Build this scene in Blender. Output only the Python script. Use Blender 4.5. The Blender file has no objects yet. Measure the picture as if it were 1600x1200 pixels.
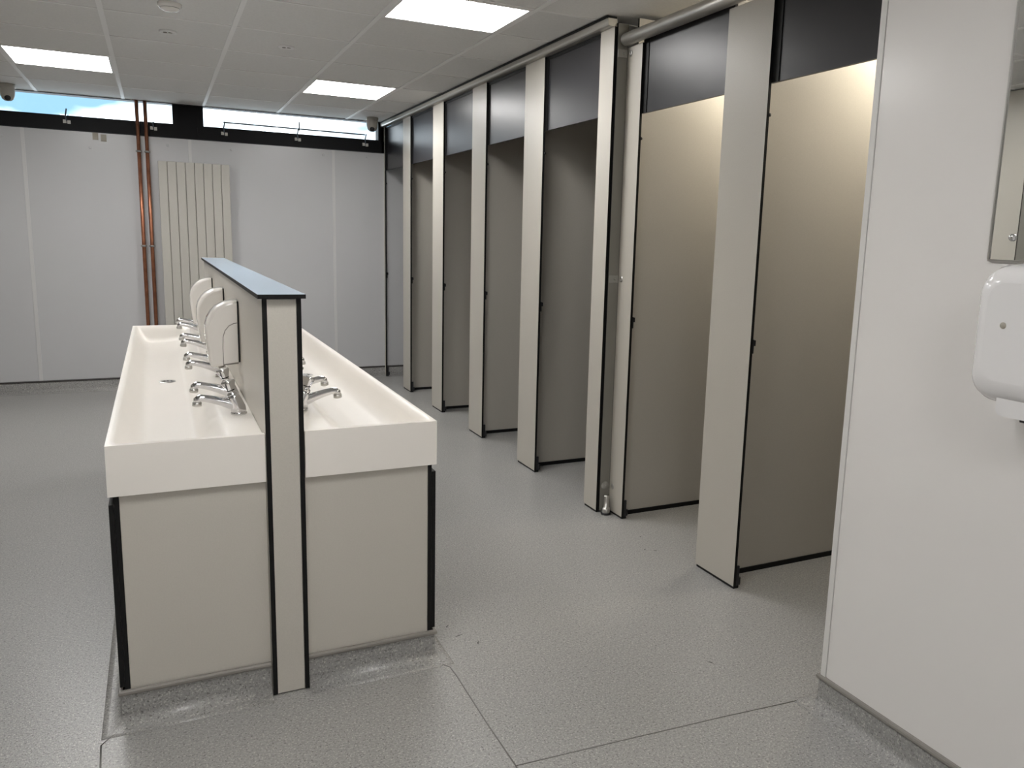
import bpy, bmesh, math, random
from mathutils import Vector, Matrix
random.seed(7)
PI = math.pi
sc = bpy.context.scene
COL = sc.collection

# ------------------------------------------------------------------ camera
yaw, pitch, roll = 0.4552, -0.1642, 0.0284
F = Vector((math.sin(yaw)*math.cos(pitch), math.cos(yaw)*math.cos(pitch), math.sin(pitch)))
r0 = Vector((math.cos(yaw), -math.sin(yaw), 0)); u0 = r0.cross(F)
Rv = math.cos(roll)*r0 + math.sin(roll)*u0
Uv = -math.sin(roll)*r0 + math.cos(roll)*u0
cam = bpy.data.cameras.new('camera'); camo = bpy.data.objects.new('camera', cam); COL.objects.link(camo)
M = Matrix(((Rv.x, Uv.x, -F.x, 0), (Rv.y, Uv.y, -F.y, 0), (Rv.z, Uv.z, -F.z, 0), (0, 0, 0, 1)))
M.translation = Vector((0, 0, 1.375))
camo.matrix_world = M
cam.sensor_width = 36; cam.lens = 36*1240.06/1600
cam.shift_x = -52.97/1600; cam.shift_y = -21.46/1600
cam.clip_start = 0.02
sc.camera = camo

# ------------------------------------------------------------------ exposure, sky
sc.view_settings.view_transform = 'Standard'; sc.view_settings.look = 'None'
sc.view_settings.gamma = 1; sc.view_settings.use_curve_mapping = False
sc.view_settings.exposure = 0.88
PANEL_POWER = 13.0
WARM_POWER = 42.0
SKY_POWER = 2.3
w = bpy.data.worlds.new('world'); sc.world = w; w.use_nodes = True
nt = w.node_tree; nt.nodes.clear()
def wn(t, **k):
    n = nt.nodes.new(t)
    for a, b in k.items(): setattr(n, a, b)
    return n
tc = wn('ShaderNodeTexCoord'); mp = wn('ShaderNodeMapping'); mp.inputs['Scale'].default_value = (1, 1, 2.2)
mp.inputs['Location'].default_value = (0.37, 0.0, 0.1)
nz = wn('ShaderNodeTexNoise'); nz.inputs['Scale'].default_value = 3.2; nz.inputs['Detail'].default_value = 5
cr = wn('ShaderNodeValToRGB')
cr.color_ramp.elements[0].position = 0.41; cr.color_ramp.elements[0].color = (0.12, 0.21, 0.30, 1)
cr.color_ramp.elements[1].position = 0.50; cr.color_ramp.elements[1].color = (0.95, 1.0, 1.06, 1)
bg = wn('ShaderNodeBackground'); bg.inputs['Strength'].default_value = SKY_POWER
wo = wn('ShaderNodeOutputWorld')
nt.links.new(tc.outputs['Generated'], mp.inputs['Vector']); nt.links.new(mp.outputs[0], nz.inputs['Vector'])
nt.links.new(nz.outputs['Fac'], cr.inputs[0]); nt.links.new(cr.outputs[0], bg.inputs[0]); nt.links.new(bg.outputs[0], wo.inputs[0])

# ------------------------------------------------------------------ materials
def mat(name, col, rough=0.5, metal=0.0, bump=None, noise=None, spec=0.5, coat=0.0, coat_rough=0.1):
    m = bpy.data.materials.new(name); m.use_nodes = True
    t = m.node_tree; b = t.nodes['Principled BSDF']
    b.inputs['Base Color'].default_value = (*col, 1); b.inputs['Roughness'].default_value = rough
    b.inputs['Metallic'].default_value = metal; b.inputs['Specular IOR Level'].default_value = spec
    b.inputs['Coat Weight'].default_value = coat; b.inputs['Coat Roughness'].default_value = coat_rough
    tc = t.nodes.new('ShaderNodeTexCoord')
    if noise:      # (scale, amount)
        n = t.nodes.new('ShaderNodeTexNoise'); n.inputs['Scale'].default_value = noise[0]; n.inputs['Detail'].default_value = 4
        t.links.new(tc.outputs['Object'], n.inputs['Vector'])
        r = t.nodes.new('ShaderNodeValToRGB'); a = noise[1]
        r.color_ramp.elements[0].position = .3; r.color_ramp.elements[1].position = .7
        r.color_ramp.elements[0].color = (*[c*(1-a) for c in col], 1)
        r.color_ramp.elements[1].color = (*[min(1, c*(1+a)) for c in col], 1)
        t.links.new(n.outputs['Fac'], r.inputs[0]); t.links.new(r.outputs[0], b.inputs['Base Color'])
    if bump:       # (scale, strength)
        n2 = t.nodes.new('ShaderNodeTexNoise'); n2.inputs['Scale'].default_value = bump[0]; n2.inputs['Detail'].default_value = 3
        t.links.new(tc.outputs['Object'], n2.inputs['Vector'])
        bp = t.nodes.new('ShaderNodeBump'); bp.inputs['Strength'].default_value = bump[1]; bp.inputs['Distance'].default_value = 0.001
        t.links.new(n2.outputs['Fac'], bp.inputs['Height']); t.links.new(bp.outputs[0], b.inputs['Normal'])
    return m
def emis(name, col, s):
    m = bpy.data.materials.new(name); m.use_nodes = True; t = m.node_tree; t.nodes.clear()
    e = t.nodes.new('ShaderNodeEmission'); e.inputs[0].default_value = (*col, 1); e.inputs[1].default_value = s
    o = t.nodes.new('ShaderNodeOutputMaterial'); t.links.new(e.outputs[0], o.inputs[0]); return m

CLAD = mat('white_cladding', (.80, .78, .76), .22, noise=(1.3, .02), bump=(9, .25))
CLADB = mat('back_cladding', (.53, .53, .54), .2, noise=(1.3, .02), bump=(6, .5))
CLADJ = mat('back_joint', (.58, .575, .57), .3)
TRIM = mat('white_trim', (.72, .71, .69), .3)
LAM = mat('beige_laminate', (.50, .472, .42), .38, noise=(260, .03), bump=(420, .25))
LAMG = mat('grey_laminate', (.57, .54, .485), .32, noise=(260, .03), bump=(420, .2))
CORE = mat('black_core', (.008, .008, .008), .5, spec=.2)
DARK = mat('anthracite_laminate', (.026, .025, .028), .32, bump=(420, .2), spec=.36)
DUCT = mat('duct_panel', (.12, .115, .11), .5)
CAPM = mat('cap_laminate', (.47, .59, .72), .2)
SOLID = mat('solid_surface', (.88, .84, .785), .28, noise=(4, .012))
CHROME = mat('chrome', (.66, .66, .67), .06, 1.0)
STEEL = mat('satin_steel', (.55, .54, .52), .3, 1.0)
ALU = mat('satin_aluminium', (.50, .48, .44), .38, 0.85)
PLAST = mat('white_plastic', (.80, .77, .73), .08, coat=.5, coat_rough=.03)
DRYW = mat('dryer_white', (.80, .79, .79), .16, coat=.4)
COPPER = mat('copper', (.36, .15, .085), .32, 0.8, noise=(14, .25))
RADM = mat('radiator_paint', (.48, .462, .42), .4)
BLACKP = mat('black_plastic', (.01, .01, .012), .3)
FRAME = mat('window_frame_black', (.006, .006, .007), .5, spec=.15)
TILE = mat('ceiling_tile', (.74, .73, .715), .9, noise=(90, .03), bump=(300, .5))
TEE = mat('ceiling_tee', (.84, .83, .82), .5)
DOME = mat('camera_housing', (.42, .40, .36), .4)
GREYTR = mat('plinth_trim_grey', (.25, .235, .215), .4)
DARKTR = mat('skirting_trim_dark', (.045, .04, .038), .5)
PANEL = emis('light_diffuser', (1.0, .985, .965), PANEL_POWER)
WARM = emis('warm_diffuser', (1.0, .92, .77), WARM_POWER)
BRKT = mat('clip_plastic', (.55, .53, .50), .5)
RODM = mat('rod_grey', (.10, .13, .16), .4, .5)
MIRR = mat('mirror_glass', (.88, .89, .88), .01, 1.0)
STICK = mat('adhesive_pad', (.38, .355, .30), .7)

# vinyl safety floor: mid grey with pale and dark flecks
VINYL = bpy.data.materials.new('speckled_vinyl'); VINYL.use_nodes = True
t = VINYL.node_tree; b = t.nodes['Principled BSDF']
tc = t.nodes.new('ShaderNodeTexCoord')
def vn(scale, lo, hi, c0, c1):
    n = t.nodes.new('ShaderNodeTexNoise'); n.inputs['Scale'].default_value = scale; n.inputs['Detail'].default_value = 2
    t.links.new(tc.outputs['Object'], n.inputs['Vector'])
    r = t.nodes.new('ShaderNodeValToRGB'); r.color_ramp.elements[0].position = lo; r.color_ramp.elements[1].position = hi
    r.color_ramp.elements[0].color = (*c0, 1); r.color_ramp.elements[1].color = (*c1, 1)
    t.links.new(n.outputs['Fac'], r.inputs[0]); return n, r
base = (.315, .311, .302)
_, rbig = vn(.9, .3, .7, [c*.97 for c in base], [c*1.04 for c in base])
_, rfl = vn(190, .57, .66, (1, 1, 1), (1.6, 1.6, 1.55))
_, rdk = vn(165, .59, .67, (1, 1, 1), (.50, .49, .49))
_, rmid = vn(120, .35, .65, (.90, .90, .90), (1.10, 1.10, 1.10))
def mul(a, c):
    m = t.nodes.new('ShaderNodeMix'); m.data_type = 'RGBA'; m.blend_type = 'MULTIPLY'; m.inputs['Factor'].default_value = 1
    t.links.new(a, m.inputs['A']); t.links.new(c, m.inputs['B']); return m.outputs['Result']
o1 = mul(mul(mul(rbig.outputs[0], rfl.outputs[0]), rdk.outputs[0]), rmid.outputs[0])
t.links.new(o1, b.inputs['Base Color'])
b.inputs['Roughness'].default_value = .30
nb, _ = vn(240, 0, 1, (0, 0, 0), (1, 1, 1))
bp = t.nodes.new('ShaderNodeBump'); bp.inputs['Strength'].default_value = .4; bp.inputs['Distance'].default_value = .0012
t.links.new(nb.outputs['Fac'], bp.inputs['Height']); t.links.new(bp.outputs[0], b.inputs['Normal'])

# window glass: see-through sheet with a fresnel reflection
GLASS = bpy.data.materials.new('window_glass'); GLASS.use_nodes = True
t = GLASS.node_tree; t.nodes.clear()
tr = t.nodes.new('ShaderNodeBsdfTransparent'); gl = t.nodes.new('ShaderNodeBsdfGlossy'); gl.inputs['Roughness'].default_value = .02
fr = t.nodes.new('ShaderNodeFresnel'); mx = t.nodes.new('ShaderNodeMixShader'); oo = t.nodes.new('ShaderNodeOutputMaterial')
tr.inputs[0].default_value = (.95, .98, .98, 1)
t.links.new(fr.outputs[0], mx.inputs[0]); t.links.new(tr.outputs[0], mx.inputs[1]); t.links.new(gl.outputs[0], mx.inputs[2]); t.links.new(mx.outputs[0], oo.inputs[0])

# ------------------------------------------------------------------ helpers
def B(bm, x0, x1, y0, y1, z0, z1, mi=0, bevel=0, faces=None):
    """box; faces = dict axis->material index for the two faces normal to that axis"""
    vs = [bm.verts.new((x, y, z)) for x in (x0, x1) for y in (y0, y1) for z in (z0, z1)]
    q = [((0, 1, 3, 2), 'x'), ((4, 6, 7, 5), 'x'), ((0, 4, 5, 1), 'y'), ((2, 3, 7, 6), 'y'), ((0, 2, 6, 4), 'z'), ((1, 5, 7, 3), 'z')]
    fs = []
    for idx, ax in q:
        f = bm.faces.new([vs[i] for i in idx]); f.material_index = (faces or {}).get(ax, mi); fs.append(f)
    if bevel:
        es = list({e for f in fs for e in f.edges})
        bmesh.ops.bevel(bm, geom=es, offset=bevel, segments=2, affect='EDGES', profile=.6)
    return vs
def T(bm, p, q, r, n=14, r2=None, mi=0, cap=True):
    """tube from p to q"""
    p, q = Vector(p), Vector(q); d = (q-p).normalized()
    a = d.orthogonal().normalized(); c = d.cross(a); r2 = r if r2 is None else r2
    A = [bm.verts.new(p+(a*math.cos(2*PI*i/n)+c*math.sin(2*PI*i/n))*r) for i in range(n)]
    D = [bm.verts.new(q+(a*math.cos(2*PI*i/n)+c*math.sin(2*PI*i/n))*r2) for i in range(n)]
    for i in range(n):
        f = bm.faces.new((A[i], A[(i+1) % n], D[(i+1) % n], D[i])); f.smooth = True; f.material_index = mi
    if cap:
        bm.faces.new(A[::-1]).material_index = mi; bm.faces.new(D).material_index = mi
def PATH(bm, pts, rads, n=12, mi=0, flat=1.0):
    """swept tube through points; flat squashes the section's second axis"""
    pts = [Vector(p) for p in pts]; rings = []
    for i, p in enumerate(pts):
        d = (pts[min(i+1, len(pts)-1)]-pts[max(i-1, 0)]).normalized()
        a = Vector((0, 1, 0)); 
        if abs(d.y) > .9: a = Vector((1, 0, 0))
        a = (a-d*a.dot(d)).normalized(); c = d.cross(a)
        rr = rads[i] if isinstance(rads, (list, tuple)) else rads
        rings.append([bm.verts.new(p+a*math.cos(2*PI*k/n)*rr+c*math.sin(2*PI*k/n)*rr*flat) for k in range(n)])
    for A, D in zip(rings, rings[1:]):
        for i in range(n):
            f = bm.faces.new((A[i], A[(i+1) % n], D[(i+1) % n], D[i])); f.smooth = True; f.material_index = mi
    bm.faces.new(rings[0][::-1]).material_index = mi; bm.faces.new(rings[-1]).material_index = mi
def LATHE(bm, prof, c, axis=(0, 0, 1), n=24, mi=0):
    """prof = [(r, h)...] revolved about axis through c"""
    d = Vector(axis).normalized(); a = d.orthogonal().normalized(); e = d.cross(a); c = Vector(c); rings = []
    for r, h in prof:
        if r < 1e-6: rings.append([bm.verts.new(c+d*h)])
        else: rings.append([bm.verts.new(c+d*h+(a*math.cos(2*PI*i/n)+e*math.sin(2*PI*i/n))*r) for i in range(n)])
    for A, D in zip(rings, rings[1:]):
        for i in range(n):
            j = (i+1) % n
            if len(A) == 1 and len(D) == 1: continue
            if len(A) == 1: f = bm.faces.new((A[0], D[j], D[i]))
            elif len(D) == 1: f = bm.faces.new((A[i], A[j], D[0]))
            else: f = bm.faces.new((A[i], A[j], D[j], D[i]))
            f.smooth = True; f.material_index = mi
def PRISM(bm, poly, axis, a0, a1, mi=0, smooth=False):
    """extrude a polygon (2D) along axis index"""
    def v(p, a):
        if axis == 0: return (a, p[0], p[1])
        if axis == 1: return (p[0], a, p[1])
        return (p[0], p[1], a)
    A = [bm.verts.new(v(p, a0)) for p in poly]; D = [bm.verts.new(v(p, a1)) for p in poly]
    n = len(poly)
    for i in range(n):
        f = bm.faces.new((A[i], A[(i+1) % n], D[(i+1) % n], D[i])); f.material_index = mi; f.smooth = smooth
    bm.faces.new(A[::-1]).material_index = mi; bm.faces.new(D).material_index = mi
def nb(): return bmesh.new()
def obj(name, bm, mats, parent=None, origin=None):
    bmesh.ops.recalc_face_normals(bm, faces=bm.faces)
    me = bpy.data.meshes.new(name)
    if origin is not None: bmesh.ops.translate(bm, verts=bm.verts, vec=-Vector(origin))
    bm.to_mesh(me); bm.free()
    for m in (mats if isinstance(mats, (list, tuple)) else [mats]): me.materials.append(m)
    o = bpy.data.objects.new(name, me); COL.objects.link(o)
    if origin is not None: o.location = origin
    if parent: o.parent = parent
    return o
def tag(o, label=None, cat=None, group=None, kind=None):
    if label: o['label'] = label
    if cat: o['category'] = cat
    if group: o['group'] = group
    if kind: o['kind'] = kind
    return o
def thing(name, label, cat, loc=(0, 0, 0), group=None, kind=None):
    o = bpy.data.objects.new(name, None); COL.objects.link(o); o.location = loc; o.empty_display_size = .05
    return tag(o, label, cat, group, kind)
def box(name, m, parent, x0, x1, y0, y1, z0, z1, bevel=0, faces=None, origin=None):
    bm = nb(); B(bm, x0, x1, y0, y1, z0, z1, 0, bevel, faces); return obj(name, bm, m, parent, origin)
def copy_tree(o, parent=None):
    c = o.copy(); COL.objects.link(c)
    if parent: c.parent = parent
    for ch in list(o.children): copy_tree(ch, c)
    return c

# ------------------------------------------------------------------ dimensions
H = 2.40; YB = 7.595; XL = -2.9; XR = 3.5; YF = -1.91
XW = 1.743; YW = 1.614; XA = 1.958; XB = 2.028; LAMT = .013

# ------------------------------------------------------------------ floor
fl = box('floor', VINYL, None, XL-.1, XR+.1, YF-.1, YB+.1, -.06, 0); tag(fl, 'mid grey speckled vinyl floor of the washroom', 'floor', kind='structure')
WELD = mat('weld_rod', (.20, .195, .185), .5)
def weld(pts, r=.0022):
    bm = nb(); PATH(bm, [(x, y, .0006) for x, y in pts], r, 6, flat=.4); o = obj('weld_seam', bm, WELD, fl); return o
weld([(.762, 2.30), (.79, 2.255), (.792, 2.2), (.788, 1.93), (.789, 1.725)])
weld([(.789, 1.725), (1.1, 1.706), (1.448, 1.682), (1.70, 1.66)])
weld([(.789, 1.725), (.785, 1.2), (.78, .4)])
weld([(-.150, 2.312), (-.197, 2.246), (-.193, 2.14), (-.19, 1.2)])
for (x, y, l, a) in ((1.593, 1.947, .012, 2.1), (1.925, 2.86, .008, .4), (1.96, 2.83, .01, 2.4), (.87, 2.52, .01, .8), (.885, 2.44, .014, .3), (.93, 2.37, .012, 1.2), (1.99, 3.0, .006, .2)):
    bm = nb(); PATH(bm, [(x-math.cos(a)*l, y-math.sin(a)*l, .0005), (x, y, .0006), (x+math.cos(a)*l, y+math.sin(a)*l*.7, .0005)], [.0006, .0018, .0007], 6, flat=.3)
    obj('scuff_mark', bm, CORE, fl)

# ------------------------------------------------------------------ walls
def wall(name, label, x0, x1, y0, y1, z0=0, z1=H+.15, m=CLAD):
    o = box(name, m, None, x0, x1, y0, y1, z0, z1); tag(o, label, 'wall', kind='structure'); return o
ZW = 2.1245
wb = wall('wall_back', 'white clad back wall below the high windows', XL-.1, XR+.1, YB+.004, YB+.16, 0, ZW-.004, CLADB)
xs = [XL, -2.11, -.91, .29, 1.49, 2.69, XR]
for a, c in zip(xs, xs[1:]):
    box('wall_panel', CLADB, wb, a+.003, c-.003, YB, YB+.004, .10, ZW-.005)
for x in xs[1:-1]:
    bm = nb(); B(bm, x-.013, x+.013, YB-.004, YB+.001, .10, ZW-.006, bevel=.0012); obj('joint_strip', bm, CLADJ, wb)
for x, z in ((-1.05, 2.05), (.12, 2.06), (.62, 2.06), (1.40, 2.07), (1.80, 2.08), (-.45, 2.0)):
    bm = nb(); LATHE(bm, [(0, 0), (.011, 0), (.011, .003), (.008, .005), (0, .005)], (x, YB, z), (0, -1, 0), 14); obj('screw_cap', bm, CLADB, wb)
wbu = wall('wall_back_upper', 'narrow strip of wall over the high windows', XL-.1, XR+.1, YB+.004, YB+.16, 2.415, H+.15, FRAME)
wr = wall('wall_right', 'white clad wall on the right with mirror and hand dryer', XW+.004, XW+.14, YF-.1, YW-.004)
for a, c in ((YF, -.80), (-.794, .40), (.406, 1.594)):
    box('wall_panel', CLAD, wr, XW, XW+.004, a, c, .10, H)
bm = nb(); B(bm, XW-.003, XW+.02, 1.595, YW, .10, H, bevel=.0015); obj('corner_trim', bm, TRIM, wr)
for y in (-.797, .403):
    bm = nb(); B(bm, XW-.003, XW+.003, y-.012, y+.012, .10, H, bevel=.001); obj('joint_strip', bm, TRIM, wr)
wret = wall('wall_return', 'short return wall between the right wall and the near cubicles', XW+.02, XR+.1, YW-.13, YW-.002)
wl = wall('wall_left', 'plain wall behind the opposite cubicle bank', XL-.1, XL, YF-.1, YB+.1)
wf = wall('wall_front', 'plain white wall behind the viewer', XL-.1, XW+.1, YF-.1, YF)
wo_ = wall('wall_outer', 'dark grey panelled wall at the back of the cubicles', XR, XR+.1, YW-.13, YB+.1, m=DUCT)

def arc_profile():
    pr = [(0, .10), (.004, .10), (.004, .036)]
    for k in range(1, 7):
        a = k/6*PI/2; pr.append((.004+.034*(1-math.cos(a)), .036-.034*math.sin(a)))
    pr += [(.055, .0003), (.055, .0), (0, .0)]
    return pr
CAPR = [(0, .090), (.008, .090), (.0105, .094), (.0105, .100), (.008, .104), (0, .104)]
def sweep_profile(bm, path, prof, side=1, smooth=True):
    """path = 2D polyline; profile (d, z), d measured to the 'side' of the direction of travel"""
    P = [Vector(p) for p in path]; rings = []
    for i, p in enumerate(P):
        d1 = (P[i]-P[i-1]).normalized() if i else None
        d2 = (P[i+1]-P[i]).normalized() if i < len(P)-1 else None
        n1 = Vector((d1.y, -d1.x)) if d1 else None; n2 = Vector((d2.y, -d2.x)) if d2 else None
        if n1 is None: n = n2
        elif n2 is None: n = n1
        else:
            n = (n1+n2).normalized(); n = n/ max(.3, n.dot(n1))
        n = n*side
        rings.append([bm.verts.new((p.x+n.x*d, p.y+n.y*d, z)) for d, z in prof])
    m = len(prof)
    for A, D in zip(rings, rings[1:]):
        for i in range(m):
            f = bm.faces.new((A[i], A[(i+1) % m], D[(i+1) % m], D[i])); f.smooth = smooth and 2 <= i < 9
    bm.faces.new(rings[0][::-1]); bm.faces.new(rings[-1])
def skirting(name, path, side, label, trimmat):
    bm = nb(); sweep_profile(bm, path, arc_profile(), side)
    o = obj(name, bm, VINYL); tag(o, label, 'skirting', kind='structure')
    bm = nb(); sweep_profile(bm, path, CAPR, side, False); obj('capping_strip', bm, trimmat, o); return o
skirting('baseboard_back', [(XL, YB), (XR, YB)], 1, 'coved grey vinyl skirting along the back wall', DARKTR)
skirting('baseboard_right', [(XW, YF), (XW, YW-.001), (XB-.03, YW-.001)], -1, 'coved grey vinyl skirting round the foot of the right wall', GREYTR)
skirting('baseboard_front', [(XL, YF), (XW, YF)], -1, 'coved grey vinyl skirting behind the viewer', GREYTR)

# ------------------------------------------------------------------ ceiling
ce = box('ceiling', TILE, None, XL-.1, XR+.1, YF-.1, YB+.1, H+.03, H+.15); tag(ce, 'suspended ceiling of pale grey square tiles in a white grid', 'ceiling', kind='structure')
gx = [-.1924+.6*k for k in range(-4, 7)]
gy = [7.575, 6.975, 6.377, 5.777, 5.18, 4.582, 3.985, 3.49, 2.89, 2.29, 1.69, 1.09, .49, -.11, -.71, -1.31]
ex = [XL]+gx+[XR]; ey = [YF]+gy[::-1]+[YB]
lights = []
for i in range(len(ex)-1):
    for j in range(len(ey)-1):
        x0, x1, y0, y1 = ex[i], ex[i+1], ey[j], ey[j+1]
        if x1-x0 < .03 or y1-y0 < .03: continue
        near = y0 < 3
        lx = abs(x0-(-.1924)) < .01 if near else (abs(x0-(-.7924)) < .01 or abs(x0-1.0076) < .01)
        ly = any(abs(y0-v) < .01 for v in (5.777, 3.49, 1.09, -1.31))
        if lx and ly: lights.append((x0, x1, y0, y1)); continue
        dz = random.uniform(-.0006, .0006)
        box('ceiling_tile', TILE, ce, x0+.009, x1-.009, y0+.004, y1-.004, H+.004+dz, H+.016, bevel=.003 if y0 > 2.5 else 0, origin=((x0+x1)/2, (y0+y1)/2, H))
for x in gx:
    bm = nb(); B(bm, x-.012, x+.012, YF, YB, H, H+.006); B(bm, x-.002, x+.002, YF, YB, H+.006, H+.03); obj('main_tee', bm, TEE, ce)
for y in gy:
    bm = nb(); B(bm, XL, XR, y-.0075, y+.0075, H+.0012, H+.006); B(bm, XL, XR, y-.002, y+.002, H+.006, H+.03); obj('cross_tee', bm, TEE, ce)
wa = nb(); B(wa, XL, XR, YB-.02, YB, H-.004, H+.002); obj('wall_angle', wa, FRAME, ce)
lab = {(1, 5.777): 'square ceiling light panel near the windows, beside the cubicle bank',
       (0, 5.777): 'square ceiling light panel at top left, in front of the left window',
       (1, 3.49): 'large square ceiling light panel at the top centre, nearest in view',
       (0, 3.49): 'square ceiling light panel above the left side of the wash trough',
       (0, 1.09): 'square ceiling light panel above the floor before the wash troughs',
       (0, -1.31): 'square ceiling light panel behind the viewer'}
for (x0, x1, y0, y1) in lights:
    k = (0 if x0 < 0 else 1, min((5.777, 3.49, 1.09, -1.31), key=lambda v: abs(v-y0)))
    L = thing('ceiling_light', lab[k], 'ceiling light', ((x0+x1)/2, (y0+y1)/2, H), 'square ceiling light panels')
    cx, cy = (x0+x1)/2, (y0+y1)/2; hx, hy = (x1-x0)/2-.012, (y1-y0)/2-.008
    bm = nb(); fw = .014
    for (a, c, d, e) in ((-hx, hx, -hy, -hy+fw), (-hx, hx, hy-fw, hy), (-hx, -hx+fw, -hy+fw, hy-fw), (hx-fw, hx, -hy+fw, hy-fw)):
        B(bm, a, c, d, e, -.001, .028)
    obj('frame', bm, TEE, L)
    bm = nb(); B(bm, -hx+fw, hx-fw, -hy+fw, hy-fw, .002, .006); obj('diffuser', bm, PANEL, L)

# small ceiling fittings
def detector(x, y, kind, label):
    L = thing('smoke_detector' if kind else 'ceiling_speaker', label, 'smoke detector' if kind else 'vent', (x, y, H))
    bm = nb()
    if kind:
        LATHE(bm, [(.052, .003), (.052, -.008), (.046, -.014), (.042, -.022), (.030, -.030), (0, -.032)], (0, 0, 0)); obj('base', bm, PLAST, L)
        bm = nb(); LATHE(bm, [(.0435, -.016), (.0445, -.018), (.0425, -.020)], (0, 0, 0)); obj('slot_ring', bm, BLACKP, L)
    else:
        LATHE(bm, [(.044, .003), (.044, -.004), (.040, -.006), (.032, -.006), (.030, -.001), (0, -.001)], (0, 0, 0)); obj('bezel', bm, TEE, L)
        for s in (-1, 1):
            bm = nb(); LATHE(bm, [(.010, -.001), (.010, -.004), (0, -.004)], (s*.013, -.004*s, 0), n=12); obj('hole', bm, GREYTR, L)
    return L
detector(.105, 4.30, 1, 'round white smoke detector at the very top of the ceiling')
detector(.104, 4.89, 0, 'small round ceiling fitting directly behind the smoke detector')
detector(.710, 4.90, 0, 'small round ceiling fitting between the two right-hand grid lines')

# dome cameras
def dome(x, y, label):
    L = thing('security_camera', label, 'camera', (x, y, H), 'dome cameras under the ceiling')
    bm = nb(); LATHE(bm, [(.056, .003), (.056, -.016), (.050, -.022), (0, -.022)], (0, 0, 0)); obj('mount', bm, DOME, L)
    bm = nb(); LATHE(bm, [(.050, -.022), (.050, -.06), (.046, -.085), (.036, -.106), (.02, -.118), (0, -.121)], (0, 0, 0)); h = obj('housing', bm, DOME, L)
    d = (Vector((0, 0, 1.375))-Vector((x, y, H-.09))).normalized(); d = Vector((d.x, d.y, -.55)).normalized()
    bm = nb(); LATHE(bm, [(.021, 0), (.021, .012), (.017, .016), (.010, .019), (0, .020)], Vector((0, 0, -.082))+d*.030, d, 18); obj('lens', bm, BLACKP, L)
    return L
dome(-.955, 7.35, 'grey dome camera under the ceiling at the far left window')
dome(1.790, 7.35, 'grey dome camera under the ceiling beside the far cubicle')

# ------------------------------------------------------------------ windows
ZG = 2.238
def window(n, x0, x1, label, kind):
    L = thing('window_%d' % n, label, 'window', ((x0+x1)/2, YB, ZW), kind='structure')
    ox, oy = (x0+x1)/2, YB
    def bb(name, m, a, c, d, e, f, g, bev=0): 
        bm = nb(); B(bm, a-ox, c-ox, d-oy, e-oy, f-ZW, g-ZW, bevel=bev); return obj(name, bm, m, L)
    bb('bottom_rail', FRAME, x0-.05, x1+.05, YB-.012, YB+.10, ZW, ZG-.012)
    bb('glazing_bead', FRAME, x0, x1, YB+.0, YB+.03, ZG-.012, ZG)
    bb('top_rail', FRAME, x0-.05, x1+.05, YB+.02, YB+.10, H-.002, H+.014)
    for a, c in ((x0-.05, x0), (x1, x1+.05)):
        bb('jamb', FRAME, a, c, YB-.004, YB+.10, ZG-.012, H-.002)
    bb('pane', GLASS, x0, x1, YB+.045, YB+.049, ZG-.005, H+.0)
    return L, ox, oy
w1, ox1, oy1 = window(1, -2.75, .168, 'wide high window on the left with a patch of blue sky', 0)
w2, ox2, oy2 = window(2, .405, 1.906, 'high window on the right with a thin opening rod', 0)
w3, ox3, oy3 = window(3, 1.985, 3.40, 'high window running on inside the end cubicle', 0)
mull = box('trim_1', FRAME, None, .218, .355, YB-.004, YB+.12, ZW, H+.01); tag(mull, 'wide black mullion between the two high windows', 'window frame', kind='structure')
def clip(parent, ox, oy, x, hook=True, tall=.09):
    bm = nb(); B(bm, x-.026-ox, x-.003-ox, YB-.03-oy, YB-.012-oy, 2.176-ZW, 2.202-ZW, bevel=.002); B(bm, x+.003-ox, x+.026-ox, YB-.03-oy, YB-.012-oy, 2.172-ZW, 2.198-ZW, bevel=.002)
    c = obj('hinge_block', bm, BRKT, parent)
    if hook:
        bm = nb(); PATH(bm, [(x-ox, YB-.03-oy, 2.195-ZW), (x-.006-ox, YB-.04-oy, 2.23-ZW), (x+(.004)-ox, YB-.045-oy, 2.195+tall-ZW)], [.006, .006, .005], 8); obj('stay_arm', bm, RODM, c)
clip(w1, ox1, oy1, -.60); clip(w1, ox1, oy1, .02, True, .04); clip(w1, ox1, oy1, -1.3)
for x, hh in ((.566, .085), (1.176, .085), (1.780, .085)): clip(w2, ox2, oy2, x, True, hh)
bm = nb(); T(bm, (.560-ox2, YB-.045-oy2, 2.279-ZW), (1.772-ox2, YB-.045-oy2, 2.272-ZW), .0065, 10); T(bm, (1.186-ox2, YB-.045-oy2, 2.262-ZW), (1.186-ox2, YB-.045-oy2, 2.335-ZW), .0055, 8); obj('opening_rod', bm, RODM, w2)

# adhesive pads under window 1
for x, z, l in ((-.408, 2.092, 'left one of two small beige pads below the left window'), (-.350, 2.083, 'right one of two small beige pads below the left window')):
    o = box('adhesive_pad', STICK, None, x-.021, x+.021, YB-.006, YB-.0005, z-.028, z+.028, bevel=.002, origin=(x, YB, z)); tag(o, l, 'pad', 'pads under the window')

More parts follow.
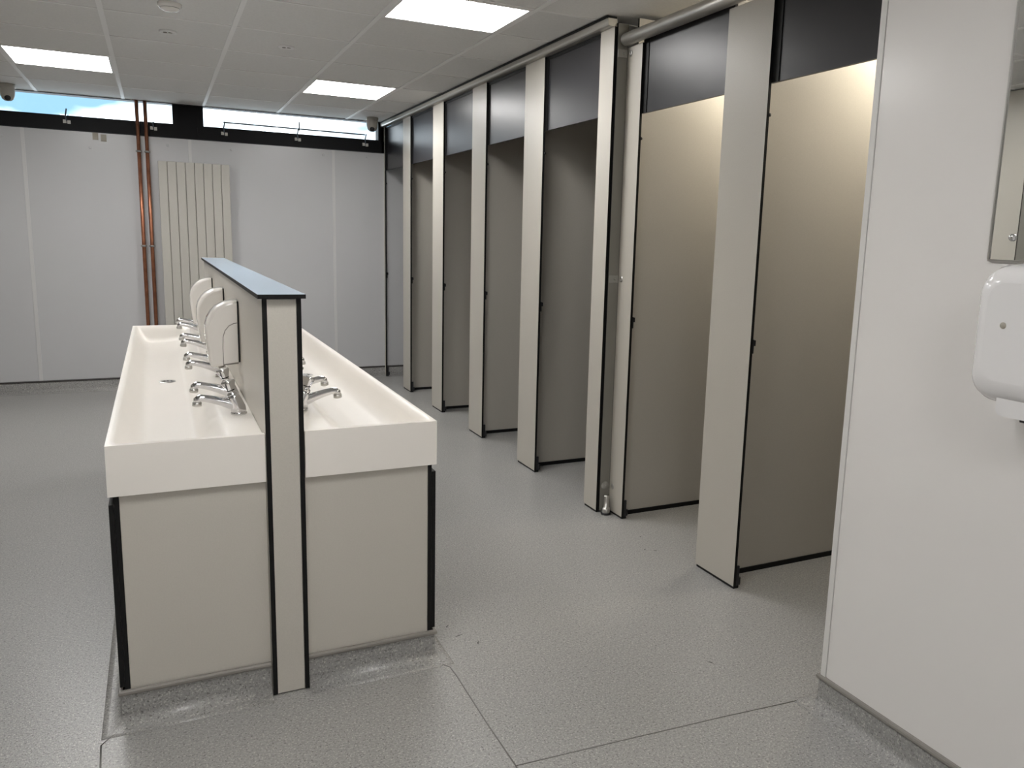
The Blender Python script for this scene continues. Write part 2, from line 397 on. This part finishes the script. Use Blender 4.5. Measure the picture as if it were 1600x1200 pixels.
# ------------------------------------------------------------------ pipes and radiator
for x, l in ((-.098, 'left copper pipe rising up the back wall to the ceiling'), (-.036, 'right copper pipe, nearer the radiator, rising up the back wall')):
    P = thing('copper_pipe', l, 'pipe', (x, YB-.045, 0), 'copper pipes beside the radiator')
    bm = nb(); T(bm, (0, 0, .004), (0, 0, H-.002), .0145, 16); obj('tube', bm, COPPER, P)
    for z in (1.992, 1.221, .45):
        bm = nb(); LATHE(bm, [(.0150, -.008), (.0185, -.008), (.0185, .008), (.0150, .008)], (0, 0, z), n=16)
        B(bm, -.024, .024, -.004, .004, z-.006, z+.006); B(bm, -.005, .005, .014, .0445, z-.005, z+.005); obj('pipe_clip', bm, GREYTR, P)
R = thing('radiator', 'tall cream vertical panel radiator with eight flat columns', 'radiator', (.313, YB-.05, 0))
rx0, rx1, n = .036, .592, 8; wdt = (rx1-rx0)/n
for k in range(n):
    bm = nb(); a = rx0+wdt*k-.313; B(bm, a+.0018, a+wdt-.0018, -.050, -.030, .30, 1.922, bevel=.0035); obj('column', bm, RADM, R)
bm = nb(); B(bm, rx0-.313+.004, rx1-.313-.004, -.030, .012, .303, 1.918); obj('back_section', bm, RADM, R)
for s in (-1, 1):
    for z in (.5, 1.7):
        bm = nb(); B(bm, s*.2-.02, s*.2+.02, .012, .0495, z-.03, z+.03); obj('wall_bracket', bm, RADM, R)
    bm = nb(); T(bm, (s*.24, -.01, .30), (s*.24, -.01, .14), .009, 10); T(bm, (s*.24, -.01, .24), (s*.24, -.01, .18), .018, 12); obj('valve', bm, CHROME, R)

# ------------------------------------------------------------------ wash trough island
TL, TRX, Y0, Y1, ZT, ZBt = -.1493, .761, 2.3175, 5.2124, .8045, .6647
PL, PR, YP = .2519, .3573, 2.3069
def sstep(v, e):
    v = max(0, min(1, v/e)); return v*v*(3-2*v)
def eo(v, e):
    v = max(0, min(1, v/e)); return 1-(1-v)**2.6
def trough(mir, label):
    # built for the left side: x from outer edge (0) to inner edge W; mirrored for the right
    W = PL-TL-.001
    L = thing('wash_trough', label, 'sink', (TL if not mir else TRX, Y0, ZBt), 'long wash troughs either side of the screen')
    s = -1 if mir else 1
    wy = Y1-Y0
    NX, NY = 56, 120
    xsn = [W*(i/NX) for i in range(NX+1)]
    ys = []
    for j in range(NY+1):
        q = j/NY; ys.append(wy*(q+.035*math.sin(2*PI*q)*-1))
    def h(x, y):
        a = eo(x-.020, .075); bq = sstep(W-.088-x, .085); c = eo(y-.022, .09); d = eo(wy-.022-y, .09)
        tt = a*bq*c*d
        cy = wy*.5
        fl = .712 + .004*min(1, abs(y-cy)/1.2) + .018*max(0, (x-.165))/.2
        top = ZT
        # the tap ledge sits a little lower than the rim
        top -= .012*sstep(x-(W-.14), .03)*sstep(y-.030, .02)*sstep(wy-.03-y, .02)
        return top*(1-tt)+fl*tt
    bm = nb()
    G = [[bm.verts.new((s*x, y, h(x, y)-ZBt)) for x in xsn] for y in ys]
    for j in range(NY):
        for i in range(NX):
            f = bm.faces.new((G[j][i], G[j][i+1], G[j+1][i+1], G[j+1][i])); f.smooth = True
    def skirt(line):
        lo = [bm.verts.new((v.co.x, v.co.y, 0)) for v in line]
        hi = [bm.verts.new(v.co) for v in line]
        for a, c, d, e in zip(hi, hi[1:], lo[1:], lo): bm.faces.new((a, c, d, e))
    skirt(G[0]); skirt(G[-1]); skirt([r[0] for r in G]); skirt([r[-1] for r in G])
    bm.faces.new([bm.verts.new(p) for p in ((0, 0, 0), (s*W, 0, 0), (s*W, wy, 0), (0, wy, 0))])
    o = obj('basin', bm, SOLID, L)
    dz = .712-ZBt+.0008
    bm = nb(); LATHE(bm, [(0, .0), (.010, .001), (.026, .002), (.034, .002), (.037, 0)], (s*.165, wy*.5+.02, dz), n=28); dr = obj('drain', bm, STEEL, L)
    bm = nb()
    for k in range(8):
        a = k/8*2*PI; LATHE(bm, [(0, .0004), (.004, .0004), (.004, 0)], (s*.165+math.cos(a)*.02, wy*.5+.02+math.sin(a)*.02, dz+.002), n=8)
    obj('strainer_hole', bm, CORE, dr)
    return L
trough(False, 'cream solid-surface wash trough on the left of the dividing screen')
trough(True, 'cream solid-surface wash trough on the right of the dividing screen')

# dividing screen
S = thing('dividing_screen', 'beige laminate screen with black edges rising between the two wash troughs', 'screen', ((PL+PR)/2, YP, 0))
sx = (PL+PR)/2
LE = [LAMG, CORE]
for a, c in ((PL, PL+LAMT), (PR-LAMT, PR)):
    box('side_panel', LE, S, a-sx, c-sx, 0, 5.30-YP, .004, 1.190, faces={'x': 0, 'y': 1, 'z': 1})
box('end_panel', LE, S, PL+LAMT+.0008-sx, PR-LAMT-.0008-sx, .003, .016, .004, 1.188, faces={'x': 1, 'y': 0, 'z': 1})
box('end_panel', LE, S, PL+LAMT+.0008-sx, PR-LAMT-.0008-sx, 5.28-YP, 5.293-YP, .004, 1.188, faces={'x': 1, 'y': 0, 'z': 1})
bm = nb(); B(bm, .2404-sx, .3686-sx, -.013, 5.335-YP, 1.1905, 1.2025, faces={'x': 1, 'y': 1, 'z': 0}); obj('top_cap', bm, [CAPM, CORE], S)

# cabinets under the troughs
def cabinet(mir, label):
    xo = TL if not mir else TRX; s = -1 if mir else 1
    C_ = thing('trough_cabinet', label, 'cabinet', (xo, 2.33, 0), 'cabinets under the wash troughs')
    inner = (PL-TL) if not mir else (TRX-PR)
    def bx2(name, m, a, c, y0, y1, z0, z1, faces=None, par=C_):
        x0, x1 = sorted((s*a, s*c)); return box(name, m, par, x0, x1, y0-2.33, y1-2.33, z0, z1, faces=faces)
    bx2('end_panel', LE, .0265, inner-.001, 2.33, 2.343, .100, ZBt-.001, {'x': 1, 'y': 0, 'z': 1})
    bx2('end_panel', LE, .0265, inner-.001, 5.187, 5.20, .100, ZBt-.001, {'x': 1, 'y': 0, 'z': 1})
    bx2('side_panel', LE, .0135, .0262, 2.326, 5.204, .100, ZBt-.001, {'x': 0, 'y': 1, 'z': 1})
    n = 4; y = 2.327; step = (5.203-2.327)/n
    for k in range(n):
        bx2('access_panel', LE, .0003, .0130, y+k*step+(0 if k == 0 else .002), y+(k+1)*step-.002, .112, .640, {'x': 0, 'y': 1, 'z': 1})
    xi = s*(inner-.0015)
    path = [(xi, -.004), (s*.006, -.004), (s*.006, 2.870+.004), (xi, 2.874)]
    bm = nb(); sweep_profile(bm, path, arc_profile(), 1*s if False else (-1 if not mir else 1)); obj('plinth', bm, VINYL, C_)
    bm = nb(); sweep_profile(bm, path, CAPR, (-1 if not mir else 1), False); obj('plinth_trim', bm, GREYTR, C_)
cabinet(False, 'beige laminate cabinet with black edges under the left wash trough')
cabinet(True, 'beige laminate cabinet with black edges under the right wash trough')

# taps: built pointing towards -x from the origin at the base centre
def make_tap():
    A = thing('tap', 'x', 'tap', (0, 0, 0), 'chrome pillar taps along the troughs')
    bm = nb()
    LATHE(bm, [(0, 0), (.0245, 0), (.0255, .004), (.023, .008), (.021, .010)], (0, 0, 0), n=22)
    PATH(bm, [(0, 0, .006), (-.002, 0, .022), (-.008, 0, .040), (-.014, 0, .056), (-.017, 0, .064)], [.0235, .0232, .0215, .0190, .0165], 18); obj('body', bm, CHROME, A)
    bm = nb()
    PATH(bm, [(-.002, 0, .026), (-.020, 0, .033), (-.045, 0, .042), (-.075, 0, .051), (-.100, 0, .057), (-.113, 0, .0585), (-.120, 0, .053), (-.1215, 0, .044)],
         [.0200, .0180, .0150, .0125, .0115, .0118, .0125, .0122], 16)
    sp = obj('spout', bm, CHROME, A)
    bm = nb(); LATHE(bm, [(.0120, 0), (.0140, -.001), (.0140, -.012), (.0105, -.014), (0, -.010)], (-.1215, 0, .046), (.08, 0, 1), 16); obj('aerator', bm, STEEL, sp)
    ax = Vector((-.30, 0, 1)).normalized(); c = Vector((-.017, 0, .062))
    bm = nb(); LATHE(bm, [(.0145, 0), (.0165, .002), (.0165, .006), (.0120, .008), (.0110, .014), (.0135, .017)], c, ax, 18); obj('collar', bm, CHROME, A)
    # capstan handle: four flared lobes
    bm = nb(); n = 32; rings = []
    a = Vector((0, 1, 0)); e = ax.cross(a)
    for hh, rb, lobe in ((.016, .0125, .05), (.024, .0150, .12), (.034, .0185, .20), (.043, .0220, .26), (.048, .0205, .24), (.050, .0150, .1)):
        rings.append([bm.verts.new(c+ax*hh+(a*math.cos(2*PI*i/n)+e*math.sin(2*PI*i/n))*rb*(1-lobe*.5+lobe*math.cos(4*2*PI*i/n)*.5)) for i in range(n)])
    for P_, Q in zip(rings, rings[1:]):
        for i in range(n):
            f = bm.faces.new((P_[i], P_[(i+1) % n], Q[(i+1) % n], Q[i])); f.smooth = True
    bm.faces.new(rings[0][::-1]); bm.faces.new(rings[-1]); hd = obj('handle', bm, CHROME, A)
    bm = nb(); LATHE(bm, [(0, .002), (.008, .001), (.009, -.001)], c+ax*.0505, ax, 14); obj('indicator_cap', bm, STEEL, hd)
    return A
tap0 = make_tap()
ty = [2.665, 2.900, 3.400, 3.630, 4.075, 4.310, 4.820, 5.050]
nth = ['nearest', 'second', 'third', 'fourth', 'fifth', 'sixth', 'seventh', 'farthest']
first = True
for side in (0, 1):
    for k, y in enumerate(ty):
        tp = tap0 if first else copy_tree(tap0); first = False
        tp.location = ((.212 if side == 0 else .403), y, ZT-.0113)
        tp.rotation_euler = (0, 0, 0 if side == 0 else PI)
        tp['label'] = '%s chrome tap of the eight along the %s wash trough' % (nth[k], 'left' if side == 0 else 'right')

# soap dispensers on the left face of the screen
def make_disp():
    D = thing('soap_dispenser', 'x', 'soap dispenser', (0, 0, 0), 'white soap dispensers on the screen')
    # profile in x,z; x=0 at the screen, negative outwards; z=0 at the bottom
    Wd = .105
    bm = nb(); B(bm, -.006, -.0005, .004, Wd-.004, .006, .226, bevel=.0015); obj('back_plate', bm, BLACKP, D)
    prof = [(-.006, .004), (-.050, -.004), (-.088, -.010), (-.097, -.006), (-.102, .006), (-.108, .060), (-.112, .110), (-.111, .140), (-.104, .166), (-.090, .190), (-.072, .208), (-.050, .220), (-.030, .226), (-.006, .229)]
    def inset(pr, d):
        cx_, cz_ = -.006, .11; out = []
        for x, z in pr:
            out.append((x if abs(x+.006) < 1e-6 else x+d*(1 if x < -.05 else .6), z-(d if z > .15 else (-d if z < .01 else 0))))
        return out
    bm = nb(); rings = []
    for y, d in ((0, .011), (.002, .006), (.006, .002), (.012, 0), (Wd-.012, 0), (Wd-.006, .002), (Wd-.002, .006), (Wd, .011)):
        rings.append([bm.verts.new((x, y, z)) for x, z in inset(prof, d)])
    m = len(prof)
    for P_, Q in zip(rings, rings[1:]):
        for i in range(m):
            f = bm.faces.new((P_[i], P_[(i+1) % m], Q[(i+1) % m], Q[i])); f.smooth = i < m-1
    bm.faces.new(rings[0][::-1]); bm.faces.new(rings[-1]); obj('cover', bm, PLAST, D)
    # lower side cheeks, a curved raised panel on each side as in the photo
    for y0, y1 in ((-.0012, .001), (Wd-.001, Wd+.0012)):
        bm = nb(); PRISM(bm, [(-.0065, .002), (-.0575, -.003), (-.0585, .060), (-.0565, .101), (-.049, .124), (-.0355, .1405), (-.019, .149), (-.0065, .151)], 1, y0, y1); obj('seam', bm, GREYTR, D)
    cheek = [(-.0065, .008), (-.055, .002), (-.056, .060), (-.054, .100), (-.047, .122), (-.034, .138), (-.018, .146), (-.0065, .148)]
    for y0, y1 in ((-.0022, .001), (Wd-.001, Wd+.0022)):
        bm = nb(); PRISM(bm, cheek, 1, y0, y1); bmesh.ops.bevel(bm, geom=[e for e in bm.edges], offset=.0008, segments=1, affect='EDGES'); obj('side_cheek', bm, PLAST, D)
    bm = nb(); LATHE(bm, [(.011, .004), (.011, -.010), (.007, -.016), (.005, -.022), (0, -.022)], (-.062, Wd/2, -.004), n=14); obj('nozzle', bm, GREYTR, D)
    return D
d0 = make_disp()
for k, (y, l) in enumerate(((3.02, 'nearest white soap dispenser on the left face of the screen'), (3.70, 'middle white soap dispenser on the left face of the screen'), (4.48, 'farthest white soap dispenser on the left face of the screen'))):
    dd = d0 if k == 0 else copy_tree(d0); dd.location = (PL-.0002, y, .898); dd['label'] = l

# ------------------------------------------------------------------ cubicles
a_ = [3.3743, 4.1197, 4.9834, 5.847, 6.7139, 7.5563]
b_ = [3.5039, 4.3745, 5.238, 6.099, 6.9395, 7.594]
ZR1, ZD1 = 2.3553, 1.967
ZR2, ZD2 = 2.267, 1.958
LB = [LAM, CORE]
FX = {'x': 0, 'y': 1, 'z': 1}; FY = {'x': 1, 'y': 0, 'z': 1}
def pilaster(x, y0, y1, top, label, foot=True, side=1):
    P = thing('pilaster', label, 'cubicle pilaster', (x, (y0+y1)/2, 0), 'beige pilasters of the cubicle banks')
    h = (y1-y0)/2
    x0, x1 = sorted((0, side*LAMT))
    box('panel', LB, P, x0, x1, -h, h, .012, top, faces=FX)
    bm = nb(); B(bm, *sorted((side*.004, side*.030)), -h+.004, h-.004, 0, .013); obj('floor_channel', bm, CORE, P)
    if foot:
        # lift-off door keep and lock keep behind the near edge
        bm = nb(); B(bm, *sorted((side*LAMT, side*(LAMT+.016))), -h+.002, -h+.012, .012, .095, bevel=.002); T(bm, (side*(LAMT+.020), -h+.008, .014), (side*(LAMT+.020), -h+.008, .045), .007, 10); obj('hinge_keep', bm, BLACKP, P)
        bm = nb(); B(bm, *sorted((side*LAMT, side*(LAMT+.009))), -h+.003, -h+.012, .960, 1.015, bevel=.002); B(bm, *sorted((side*(LAMT+.006), side*(LAMT+.016))), -h+.003, -h+.010, .990, 1.012); obj('lock_keep', bm, BLACKP, P)
        bm = nb(); LATHE(bm, [(0, -.002), (.005, -.002), (.005, .0), (.007, .004), (0, .006)], (side*(LAMT+.001), -h+.002, 1.845), (0, -1, 0), 10); obj('buffer', bm, BLACKP, P)
    return P
def transom(x, y0, y1, z0, z1, label, side=1, sw=.022):
    P = thing('overdoor_panel', label, 'panel', (x, (y0+y1)/2, z0), 'anthracite panels over the cubicle doors')
    h = (y1-y0)/2+.012
    bm = nb(); B(bm, *sorted((side*(LAMT+.004), side*(2*LAMT+.004))), -h, h, 0, z1-z0); obj('panel', bm, DARK, P)
    bm = nb(); B(bm, *sorted((side*(LAMT+.0006), side*(LAMT+.004))), h-.012-sw, h-.0, .0, z1-z0); B(bm, *sorted((side*(LAMT+.0006), side*(LAMT+.004))), -h, h-.012-sw, z1-z0-sw*.8, z1-z0); obj('shade_strip', bm, CORE, P)  # black strip drawn in for the shadow gap beside and above the panel
    return P
def partition(x0, y, top, label):
    P = thing('cubicle_partition', label, 'partition', (x0, y, 0), 'beige partitions between the cubicles')
    box('panel', LB, P, 0, XR-.01-x0, -LAMT/2, LAMT/2, .020, top, faces=FY)
    bm = nb(); B(bm, 0, XR-.01-x0, -.012, .012, 0, .021); obj('floor_channel', bm, CORE, P)
    return P
def door(x, yh, z1, label, wdt=.60, side=1, ang=90):
    """door hinged at (x, yh); ang 90 = swung fully into the cubicle, 0 = closed"""
    P = thing('cubicle_door', label, 'door', (x, yh, 0), 'anthracite cubicle doors')
    bm = nb(); B(bm, 0, LAMT, 0, wdt, .016, z1, faces=FX); obj('leaf', bm, [DARK, CORE], P)
    for z in (.15, z1-.2):
        bm = nb(); T(bm, (-.002, .0, z), (-.002, .0, z+.07), .006, 10); B(bm, -.001, .0, .0, .04, z+.01, z+.06); obj('hinge', bm, STEEL, P)
    bm = nb(); LATHE(bm, [(0, 0), (.026, 0), (.026, .006), (.02, .012), (0, .012)], (0, wdt-.06, 1.0), (-1, 0, 0), 20); B(bm, -.020, -.010, wdt-.085, wdt-.035, .995, 1.005, bevel=.002); obj('lock', bm, STEEL, P)
    bm = nb(); LATHE(bm, [(0, 0), (.010, 0), (.008, .03), (.012, .04), (0, .045)], (LAMT, wdt/2, 1.6), (1, 0, 0), 14); obj('coat_hook', bm, STEEL, P)
    P.rotation_euler = (0, 0, -math.radians(ang)*side)
    return P
ordn = ['nearest', 'second', 'third', 'fourth', 'fifth', 'sixth']
pl_names = ['narrow corner pilaster ending the far cubicle bank, its black edge facing the foot bracket',
            'beige pilaster between first and second doorways of the far cubicle bank',
            'beige pilaster between second and third doorways of the far cubicle bank',
            'beige pilaster between third and fourth doorways of the far cubicle bank',
            'beige pilaster between fourth and fifth doorways of the far cubicle bank',
            'thin sliver of pilaster against the back wall beside the window']
for i in range(6):
    pilaster(XA, a_[i], b_[i], ZR1, pl_names[i], foot=(i > 0))
for i in range(5):
    transom(XA, b_[i], a_[i+1], ZD1, ZR1, 'glossy anthracite panel over the %s doorway of the far cubicle bank' % ordn[i])
    if i < 4: partition(XA+LAMT, (a_[i+1]+b_[i+1])/2, 2.392, 'beige partition seen through the %s doorway of the far cubicle bank' % ordn[i])
    door(XA+LAMT+.010, b_[i]-.002, ZD1-.008, 'open anthracite door folded inside the %s cubicle of the far bank' % ordn[i])
# bank 2
c_ = [3.364, 3.238, 2.623, 2.369, 1.755, 1.625]
pilaster(XB, c_[1], c_[0], ZR2, 'narrow beige pilaster right of the chrome foot, starting the near cubicle bank')
pilaster(XB, c_[3], c_[2], ZR2, 'wide beige pilaster between the two warmly lit doorways')
pilaster(XB, c_[5], c_[4], ZR2, 'beige pilaster tucked behind the end of the right wall', foot=False)
transom(XB, c_[2], c_[1], ZD2, 2.33, 'anthracite panel over the left warmly lit doorway', sw=.032)
transom(XB, c_[4], c_[3], ZD2, 2.33, 'anthracite panel over the right warmly lit doorway, beside the white wall', sw=.034)
partition(XB+LAMT, (c_[0]+c_[1])/2, 2.385, 'beige partition in warm light behind the left lit doorway')
partition(XB+LAMT, (c_[2]+c_[3])/2, 2.262, 'beige partition in warm light behind the right lit doorway')
door(XB+LAMT+.010, c_[2]-.002, ZD2-.008, 'open anthracite door folded inside the left warmly lit cubicle')
door(XB+LAMT+.010, c_[4]-.002, ZD2-.008, 'open anthracite door folded inside the right warmly lit cubicle')

# filler panel that faces the viewer between the banks
Fp = thing('filler_panel', 'narrow panel set between the two cubicle banks, shade put into its grey', 'panel', (XA+LAMT, 3.3645, 0))
SHADED = mat('shaded_laminate', (.23, .22, .195), .35)  # laminate darkened to carry the shade on the filler and opposite doors
box('panel', [SHADED, CORE], Fp, .0005, .056, .0, LAMT, .012, 2.37, faces=FY)
GLB = mat('clear_bracket', (.36, .35, .32), .25)
for z, rr in ((1.19, 0), (.142, 1), (2.238, 0)):
    bm = nb()
    if rr: LATHE(bm, [(0, .003), (.020, .003), (.021, 0)], (.030, 0, z), (0, -1, 0), 20)
    else: B(bm, .002, .054, -.003, -.0002, z-.018, z+.018, bevel=.001)
    LATHE(bm, [(0, .005), (.005, .005), (.006, .003)], (.034, 0, z), (0, -1, 0), 12)
    obj('bracket', bm, GLB, Fp)
    bm = nb(); LATHE(bm, [(0, .001), (.004, .001), (.005, .004), (.012, .004), (.015, .0)], (XB-XA-LAMT-.0002, -.028, z), (-1, 0, 0), 18); obj('fixing_washer', bm, STEEL, Fp)
# chrome adjustable foot
Ft = thing('adjustable_foot', 'chrome adjustable foot standing in the corner between the cubicle banks', 'foot', (1.995, 3.335, 0))
bm = nb(); LATHE(bm, [(0, 0), (.026, 0), (.026, .006), (.022, .009), (0, .009)], (0, 0, 0), n=24); obj('base_pad', bm, BLACKP, Ft)
bm = nb(); LATHE(bm, [(.020, .009), (.0215, .012), (.0215, .030), (.018, .034), (.0145, .036), (.0145, .092), (.012, .099), (0, .101)], (0, 0, 0), n=24); obj('leg', bm, STEEL, Ft)

# headrails
h1 = thing('headrail', 'satin metal headrail along the top of the far cubicle bank', 'rail', (XA, 3.5, ZR1))
bm = nb()
pr = [(-.034, .034), (-.034, .012), (-.030, .004), (-.022, .0), (.010, .0), (.014, .004), (.014, .034)]
PRISM(bm, pr, 1, -.122, YB-3.5-.002); obj('rail', bm, ALU, h1)
bm = nb(); B(bm, -.040, -.034, -.122, YB-3.5-.002, .034, .0445); B(bm, -.034, .014, -.118, YB-3.5-.002, .034, .0445); obj('shadow_gap', bm, CORE, h1)  # black strip in place of the shadow gap between rail and ceiling
h2 = thing('headrail', 'round satin tube headrail along the top of the near cubicle bank', 'rail', (XB-.020, 1.64, 2.295))
bm = nb(); T(bm, (0, 0, .003), (0, 1.712, .003), .029, 28); obj('tube', bm, ALU, h2)
bm = nb(); LATHE(bm, [(.029, 0), (.026, .006), (0, .007)], (0, 1.712, .003), (0, 1, 0), 24); obj('end_cap', bm, ALU, h2)

# warm bulkhead lamps inside the near cubicles
for k, (x, y, l) in enumerate(((2.78, 3.02, 'round warm bulkhead lamp on the ceiling of the left lit cubicle'), (2.78, 2.20, 'round warm bulkhead lamp on the ceiling of the right lit cubicle'))):
    Lm = thing('bulkhead_lamp', l, 'lamp', (x, y, H), 'warm cubicle lamps')
    bm = nb(); LATHE(bm, [(.12, .002), (.12, -.025), (.11, -.03), (0, -.03)], (0, 0, 0), n=28); obj('base', bm, PLAST, Lm)
    bm = nb(); LATHE(bm, [(.108, -.030), (.100, -.055), (.075, -.072), (0, -.080)], (0, 0, 0), n=28); obj('shade', bm, WARM, Lm)

# opposite bank on the left (only its reflection is seen)
XO = -1.52
yy = [(1.62, 1.80), (2.49, 2.67), (3.35, 3.56), (4.22, 4.43), (5.09, 5.30), (5.96, 6.17), (6.83, 7.04), (7.50, 7.592)]
for i, (p, q) in enumerate(yy):
    pilaster(XO, p, q, 2.395, 'beige pilaster of the opposite bank, %s from the viewer' % ['first', 'second', 'third', 'fourth', 'fifth', 'sixth', 'seventh', 'last'][i], foot=False, side=-1)
for i in range(len(yy)-1):
    y0, y1 = yy[i][1], yy[i+1][0]; o9 = ['first', 'second', 'third', 'fourth', 'fifth', 'sixth', 'seventh'][i]
    transom(XO, y0, y1, ZD1, 2.395, 'anthracite panel over the %s door of the opposite bank' % o9, side=-1)
    P = thing('cubicle_door', 'closed %s door of the opposite bank, greyed for a shaded doorway' % o9, 'door', (XO-.004, y0+.003, 0), 'closed doors of the opposite bank')
    wd = y1-y0-.006
    bm = nb(); B(bm, -LAMT, 0, 0, wd, .016, ZD1-.004, faces=FX); obj('leaf', bm, [SHADED, CORE], P)  # leaf greyed to stand in for a shaded open doorway
    bm = nb(); LATHE(bm, [(0, .006), (.02, .006), (.024, 0)], (0, wd-.05, 1.0), (1, 0, 0), 18); obj('lock', bm, STEEL, P)
box_end = box('trim_2', LAM, None, XL, XO, 1.60, 1.619, 0, H); tag(box_end, 'beige end panel closing the opposite cubicle bank', 'panel', kind='structure')

# ------------------------------------------------------------------ mirror and hand dryer on the right wall
Mi = thing('mirror', 'tall mirror with a thin steel edge and chrome screws, hung on the right wall', 'mirror', (XW, .925, 1.357))
bm = nb(); B(bm, -.006, -.0006, -.30, .30, 0, .80); obj('glass', bm, MIRR, Mi)
for (a, c, d, e) in ((-.303, .303, -.004, .0), (-.303, .303, .80, .804), (-.304, -.300, .0, .80), (.300, .304, .0, .80)):
    bm = nb(); B(bm, -.009, -.0005, a, c, d, e); obj('edge_strip', bm, STEEL, Mi)
for sy in (-1, 1):
    for z in (.05, .75):
        bm = nb(); LATHE(bm, [(.008, 0), (.0085, .003), (.006, .006), (0, .0075)], (-.006, sy*.25, z), (-1, 0, 0), 18); obj('screw_dome', bm, CHROME, Mi)

Dr = thing('hand_dryer', 'white rounded electric hand dryer on the right wall below the mirror', 'hand dryer', (XW, .978, 1.04))
def outline(w_, z0, z1, rt, rb, n=7):
    pts = []
    for cx_, cz_, r, a0 in ((w_-rt, z1-rt, rt, 0), (-w_+rt, z1-rt, rt, 90), (-w_+rb, z0+rb, rb, 180), (w_-rb, z0+rb, rb, 270)):
        for k in range(n+1):
            a = math.radians(a0+90*k/n); pts.append((cx_+r*math.cos(a), cz_+r*math.sin(a)))
    return pts
bm = nb(); rings = []
for x, ins, dzb in ((-.0008, .0, 0), (-.11, .0, 0), (-.145, .003, .0), (-.165, .010, .004), (-.178, .022, .010), (-.183, .040, .022)):
    rings.append([bm.verts.new((x, p[0], p[1])) for p in outline(.155-ins, .018+ins*.7+dzb, .312-ins, max(.01, .062-ins*.6), max(.01, .052-ins*.4))])
m = len(rings[0])
for P_, Q in zip(rings, rings[1:]):
    for i in range(m):
        f = bm.faces.new((P_[i], P_[(i+1) % m], Q[(i+1) % m], Q[i])); f.smooth = True
f = bm.faces.new(rings[-1]); bm.faces.new(rings[0][::-1]); obj('cover', bm, DRYW, Dr)
bm = nb(); rings = []
for x, ins in ((-.02, 0), (-.12, .0), (-.150, .006), (-.168, .018)):
    rings.append([bm.verts.new((x, p[0], p[1])) for p in outline(.098-ins, -.010+ins*.3, .10, .02, .018-ins*.3, 5)])
m = len(rings[0])
for P_, Q in zip(rings, rings[1:]):
    for i in range(m):
        f = bm.faces.new((P_[i], P_[(i+1) % m], Q[(i+1) % m], Q[i])); f.smooth = True
bm.faces.new(rings[-1]); bm.faces.new(rings[0][::-1]); obj('outlet_shroud', bm, DRYW, Dr)
bm = nb(); B(bm, -.13, -.05, -.05, .05, -.018, -.009, bevel=.002); obj('air_outlet', bm, BLACKP, Dr)
bm = nb(); LATHE(bm, [(.007, 0), (.006, .002), (0, .0025)], (-.1828, .075, .185), (-1, 0, 0), 16); obj('indicator_light', bm, STICK, Dr)
